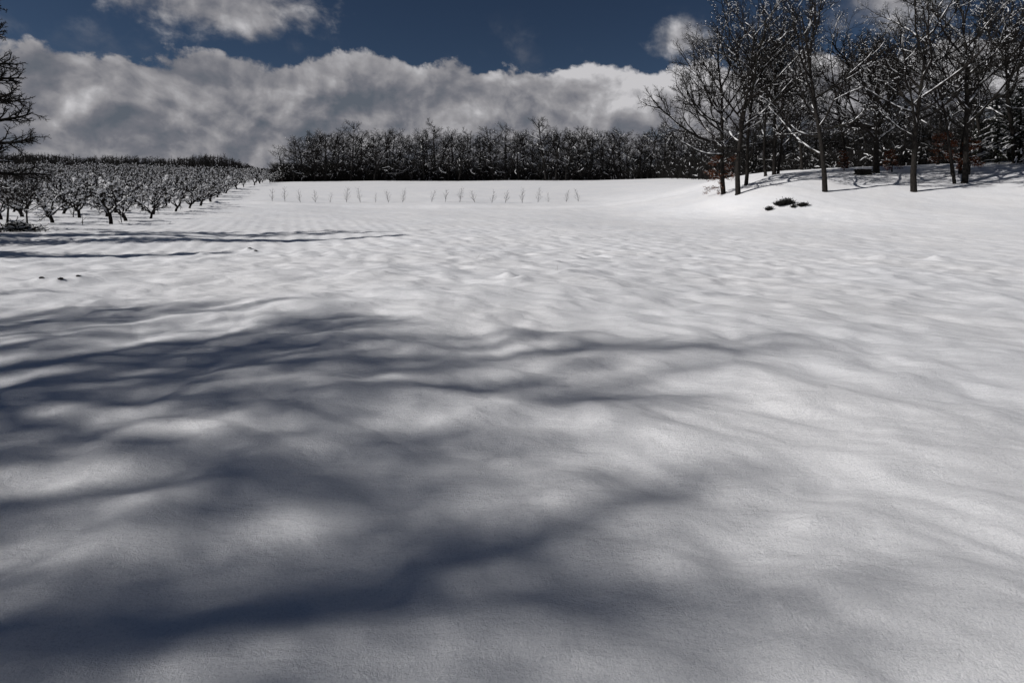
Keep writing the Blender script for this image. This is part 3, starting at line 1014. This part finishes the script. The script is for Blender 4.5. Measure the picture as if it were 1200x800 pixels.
# small whips standing before the orchard
def sapling_mesh(seed, Ht, nb, rr, low=.15):
    rng = random.Random(seed)
    p = oakprm(Ht, seg=[5, 3, 2], kids=[nb, 3], len=[.42, .45], minr=rr * .35, shape=lambda t: 1.15 - .75 * t, up=[.0, .16, .1], wander=[.05, .1, .15], taper=[.3, .4, .5], ang=[.85, .6])
    p['from'] = [low, .2]; p['thin'] = [.5, .6]; p.pop('lowang')
    sk = skeleton(seed, p, [(0, 0, rng.gauss(0, .08), 0, Ht, rr)])
    for q in sk: pass
    return skel_meshes(sk, rng, sides=(5, 3, 3), snow=dict(p=[0, .06, .03], r=[0, .02, .02]))


def small_plant(name, px, row, seed, Ht, nb, rr, label, cat, group=None, mat=None, Y=None, low=.15):
    if Y is None: x, y = ground_row(px, row)
    else: x, y, _ = at(px, row, Y)
    tm, cm, sm = sapling_mesh(seed, Ht, nb, rr, low)
    r = empty(name, (x, y, gz(x, y)))
    mat = mat or M_TWIG
    part('stem', tm.build(name + '_stem', [mat]), r)
    part('crown', cm.build(name + '_twigs', [mat], False), r)
    return tag(r, label, cat, group)


small_plant('young_tree', 97, 261, 713, 1.2, 4, .04, 'short bare whip standing alone in front of the orchard, left of the corner tree', 'young tree', Y=48)
small_plant('young_tree', 143, 262, 715, 1.3, 5, .05, 'short bare whip close beside the nearest corner tree of the orchard', 'young tree', Y=51)
small_plant('young_tree', 86, 251, 717, 1.5, 6, .06, 'small stunted tree in a gap near the front of the orchard', 'young tree', Y=56)

# row of young trees across the far field
SAP = [319, 334, 352.5, 369.5, 386.5, 406, 422.5, 440, 455.5, 471.5, 505.5, 522, 538.5, 557, 576, 592, 612, 630, 642, 663, 678.5]
ORD = ['first', 'second', 'third', 'fourth', 'fifth', 'sixth', 'seventh', 'eighth', 'ninth', 'tenth', 'eleventh', 'twelfth', 'thirteenth', 'fourteenth', 'fifteenth',
       'sixteenth', 'seventeenth', 'eighteenth', 'nineteenth', 'twentieth', 'twenty-first']
srng = random.Random(4)
for i, px in enumerate(SAP):
    Y = 91 + (px - 319) / 360 * 3
    faint = i in (4, 7, 18)
    small_plant('young_tree', px, 237, 750 + i, (1.9 if faint else srng.uniform(2.2, 2.75)), (8 if faint else srng.randint(10, 16)), .026 if faint else .036,
                ('faint bare sapling, ' if faint else 'bare young sapling, ') + ORD[i] + ' from the left in the row across the far field', 'sapling',
                'saplings in a row across the far field', Y=Y)


# ------------------------------------------------------------------ brush pile, dark shrubs, block, weeds
def brush_pile():
    x, y = at(19, 272, 39)[:2]
    rng = random.Random(31)
    T = []; R = []; SP = []; SR = []
    for _ in range(330):
        a = rng.random() * 6.28; rr = abs(rng.gauss(0, .55))
        c = Vector((math.cos(a) * rr * 1.5, math.sin(a) * rr, max(.02, .5 * math.exp(-rr * rr * 1.4) * rng.uniform(.2, 1.2))))
        d = Vector((rng.gauss(0, 1), rng.gauss(0, .7), rng.gauss(0, .28))).normalized() * rng.uniform(.25, .6)
        T.append([tuple(c - d), tuple(c + Vector((0, 0, .05))), tuple(c + d)]); R.append([.02, .018, .009])
        if rng.random() < .42:
            SP.append([tuple(c - d * .5 + Vector((0, 0, .05))), tuple(c + Vector((0, 0, .09))), tuple(c + d * .5 + Vector((0, 0, .05)))])
            s = rng.uniform(.03, .075); SR.append([s * .5, s, s * .5])
    tm, sm = MB(), MB(); tm.tubes(T, R, 4); sm.tubes(SP, SR, 4, flat=.7, cap=True)
    r = empty('brush_pile', (x, y, gz(x, y)))
    part('twigs', tm.build('pile_twigs', [M_BARK], False), r); part('snow_cover', sm.build('pile_snow', [M_SNOW], False), r)
    tag(r, 'low pile of dark brush under broken snow at the left edge of the field', 'brush pile')


brush_pile()


def shrub(px, row, Y, w, h, seed, label, d=None):
    x, y = at(px, row, Y)[:2]
    rng = random.Random(seed)
    T = []; R = []; V = []
    n = int(140 * w)
    for _ in range(max(n, 30)):
        bx = rng.uniform(-w / 2, w / 2); by = rng.uniform(-.35, .35) * min(w, 1.2)
        prof = 1 - abs(bx / (w / 2)) ** 2.2
        hh = h * (.25 + .75 * prof) * rng.uniform(.45, 1.1) * (1.15 if bx > 0 else .8)
        lx, ly = rng.gauss(0, .1), rng.gauss(0, .1)
        T.append([(bx, by, -.1), (bx + lx, by + ly, hh * .55), (bx + lx * 2, by + ly * 2, hh)]); R.append([.02, .016, .008])
        for _ in range(10):
            q = rng.uniform(.1, 1); c = Vector((bx + lx * 2 * q, by + ly * 2 * q, hh * q)) + Vector((rng.gauss(0, .05), rng.gauss(0, .05), rng.gauss(0, .03)))
            u = Vector((rng.gauss(0, 1), rng.gauss(0, 1), rng.gauss(.6, .6))).normalized() * rng.uniform(.05, .09)
            wv = u.cross(Vector((rng.gauss(0, 1), rng.gauss(0, 1), rng.gauss(0, 1)))).normalized() * .03
            V += [tuple(c - u), tuple(c + wv), tuple(c + u), tuple(c - wv)]
    tm, lm = MB(), MB(); tm.tubes(T, R, 3); V = np.array(V); lm.add(V, np.arange(len(V)).reshape(-1, 4))
    r = empty('low_shrub', (x, y, gz(x, y)))
    part('stems', tm.build('shrub_stems', [M_BRUSH], False), r); part('foliage', lm.build('shrub_leaves', [M_BRUSH], False), r)
    tag(r, label, 'shrub', 'dark shrubs poking out of the bank')


shrub(920, 242, 59.5, 1.9, .66, 41, 'widest dark shrub poking out of the snow low on the right bank')
shrub(901.5, 245, 59, .45, .42, 42, 'small dark tuft left of the widest dark shrub on the bank')
shrub(930.5, 248, 58, .2, .32, 43, 'tiniest dark tuft, just below the right end of the widest shrub')
shrub(941, 247.5, 58, .85, .30, 44, 'low slanting dark tuft to the lower right of the widest shrub')


def block():
    x, y = at(1011, 205, 70)[:2]
    z = gz(x, y)
    r = empty('log_block', (x, y, z - .1))
    rng = random.Random(2)
    # stacked short logs with ragged ends, snow on top
    mb = MB(); T = []; R = []
    for ly in range(3):
        for k in range(7):
            xx = -.78 + k * .26 + (ly % 2) * .13
            T.append([(xx, -.38 + rng.gauss(0, .04), .18 + ly * .23), (xx + rng.gauss(0, .01), 0, .18 + ly * .23), (xx, .4, .18 + ly * .23)]); R.append([.13, .13, .125])
    mb.tubes(T, R, 8)
    for (a, _, b), rr in zip(T, R):      # end grain
        n = 8; ring = [(a[0] + rr[0] * math.cos(q * 6.2832 / n + .3), a[1], a[2] + rr[0] * math.sin(q * 6.2832 / n + .3)) for q in range(n)]
        mb.add([ring[0], ring[1], ring[2], ring[3]], [[0, 1, 2, 3]]); mb.add([ring[3], ring[4], ring[5], ring[6]], [[0, 1, 2, 3]]); mb.add([ring[6], ring[7], ring[0], ring[3]], [[0, 1, 2, 3]])
    part('logs', mb.build('logs', [M_BARK]), r)
    gx = np.linspace(-.98, .98, 22); gy = np.linspace(-.48, .5, 10)
    X, Yg = np.meshgrid(gx, gy, indexing='ij')
    e_ = np.clip(np.minimum((.98 - np.abs(X)) / .18, (.49 - np.abs(Yg)) / .15), 0, 1)
    Z = .76 + .17 * np.sqrt(e_) + .02 * perlin(X * 3, Yg * 3, 3)
    co = np.stack([X, Yg, Z], -1).reshape(-1, 3)
    i = np.arange(21)[:, None] * 10; j = np.arange(9)[None]
    q = np.stack([i + j, i + 10 + j, i + 11 + j, i + 1 + j], -1).reshape(-1, 4)
    sb = MB(); sb.add(co, q); lo = co.copy(); lo[:, 2] = .74; sb.add(lo, q[:, ::-1])
    part('snow_cap', sb.build('snow_cap', [M_SNOW]), r)
    tag(r, 'low dark rectangular stack capped with snow at the top of the bank', 'log stack')


block()

weeds = [(652, 318, .45, 'thin dry weed stem sticking up from the middle of the field'),
         (510, 366, .12, 'tiny dry stem just beyond the top edge of the broad shadow'),
         (1141, 294, .4, 'faint dry weed on the right of the open field'),
         (556, 305, .5, 'faint dry stem in the centre of the field, farther off than the other weeds')]
for i, (px, row, h, lb) in enumerate(weeds):
    small_plant('weed_stem', px, row, 900 + i, h, 5, .007, lb, 'weed', mat=M_WEED)

# dark clods showing through the snow
def clod(px, row, w, seed, label):
    x, y = ground_row(px, row)
    rng = np.random.default_rng(seed)
    n = 10; m = 6
    th = np.linspace(0, 2 * np.pi, n, endpoint=False); ph = np.linspace(.12, math.pi / 2 + .3, m)
    A, B = np.meshgrid(th, ph, indexing='ij')
    rad = w * (1 + .25 * rng.standard_normal(A.shape) * .6)
    co = np.stack([rad * np.cos(A) * np.sin(B) * 1.3, rad * np.sin(A) * np.sin(B), rad * np.cos(B) * .7], -1).reshape(-1, 3)
    i = np.arange(n)[:, None]; j = np.arange(m - 1)[None]; i2 = (i + 1) % n
    q = np.stack([i * m + j, i * m + j + 1, i2 * m + j + 1, i2 * m + j], -1).reshape(-1, 4)
    mb = MB(); mb.add(co, q)
    top = [[0, m * 2, m * 4, m * 6], [m * 6, m * 8, 0, 0]]
    mb.add(co[[0, m * 2, m * 5, m * 7]], [[0, 1, 2, 3]])
    o = bpy.data.objects.new('earth_clod', mb.build('earth_clod', [M_BRUSH], False)); COL.objects.link(o)
    o.location = (x + w * .5, y - .03, gz(x, y) - w * .35)
    tag(o, label, 'clod', 'dark clods showing through the snow')


clod(71, 331, .040, 1, 'largest dark clod in the snow near the left edge, on a small mound')
clod(49, 331, .035, 2, 'dark clod on the crest of the leftmost small snow mound')
clod(92, 329, .03, 3, 'small dark clod right of the other two near the left edge')
clod(292, 293, .07, 4, 'dark clod right of the tip of the nearer narrow shadow')
clod(299, 295, .06, 5, 'dark clod immediately right of its twin, just below the long dark shadow')
clod(450, 300, .05, 6, 'lone tiny dark clod in the middle distance of the field')
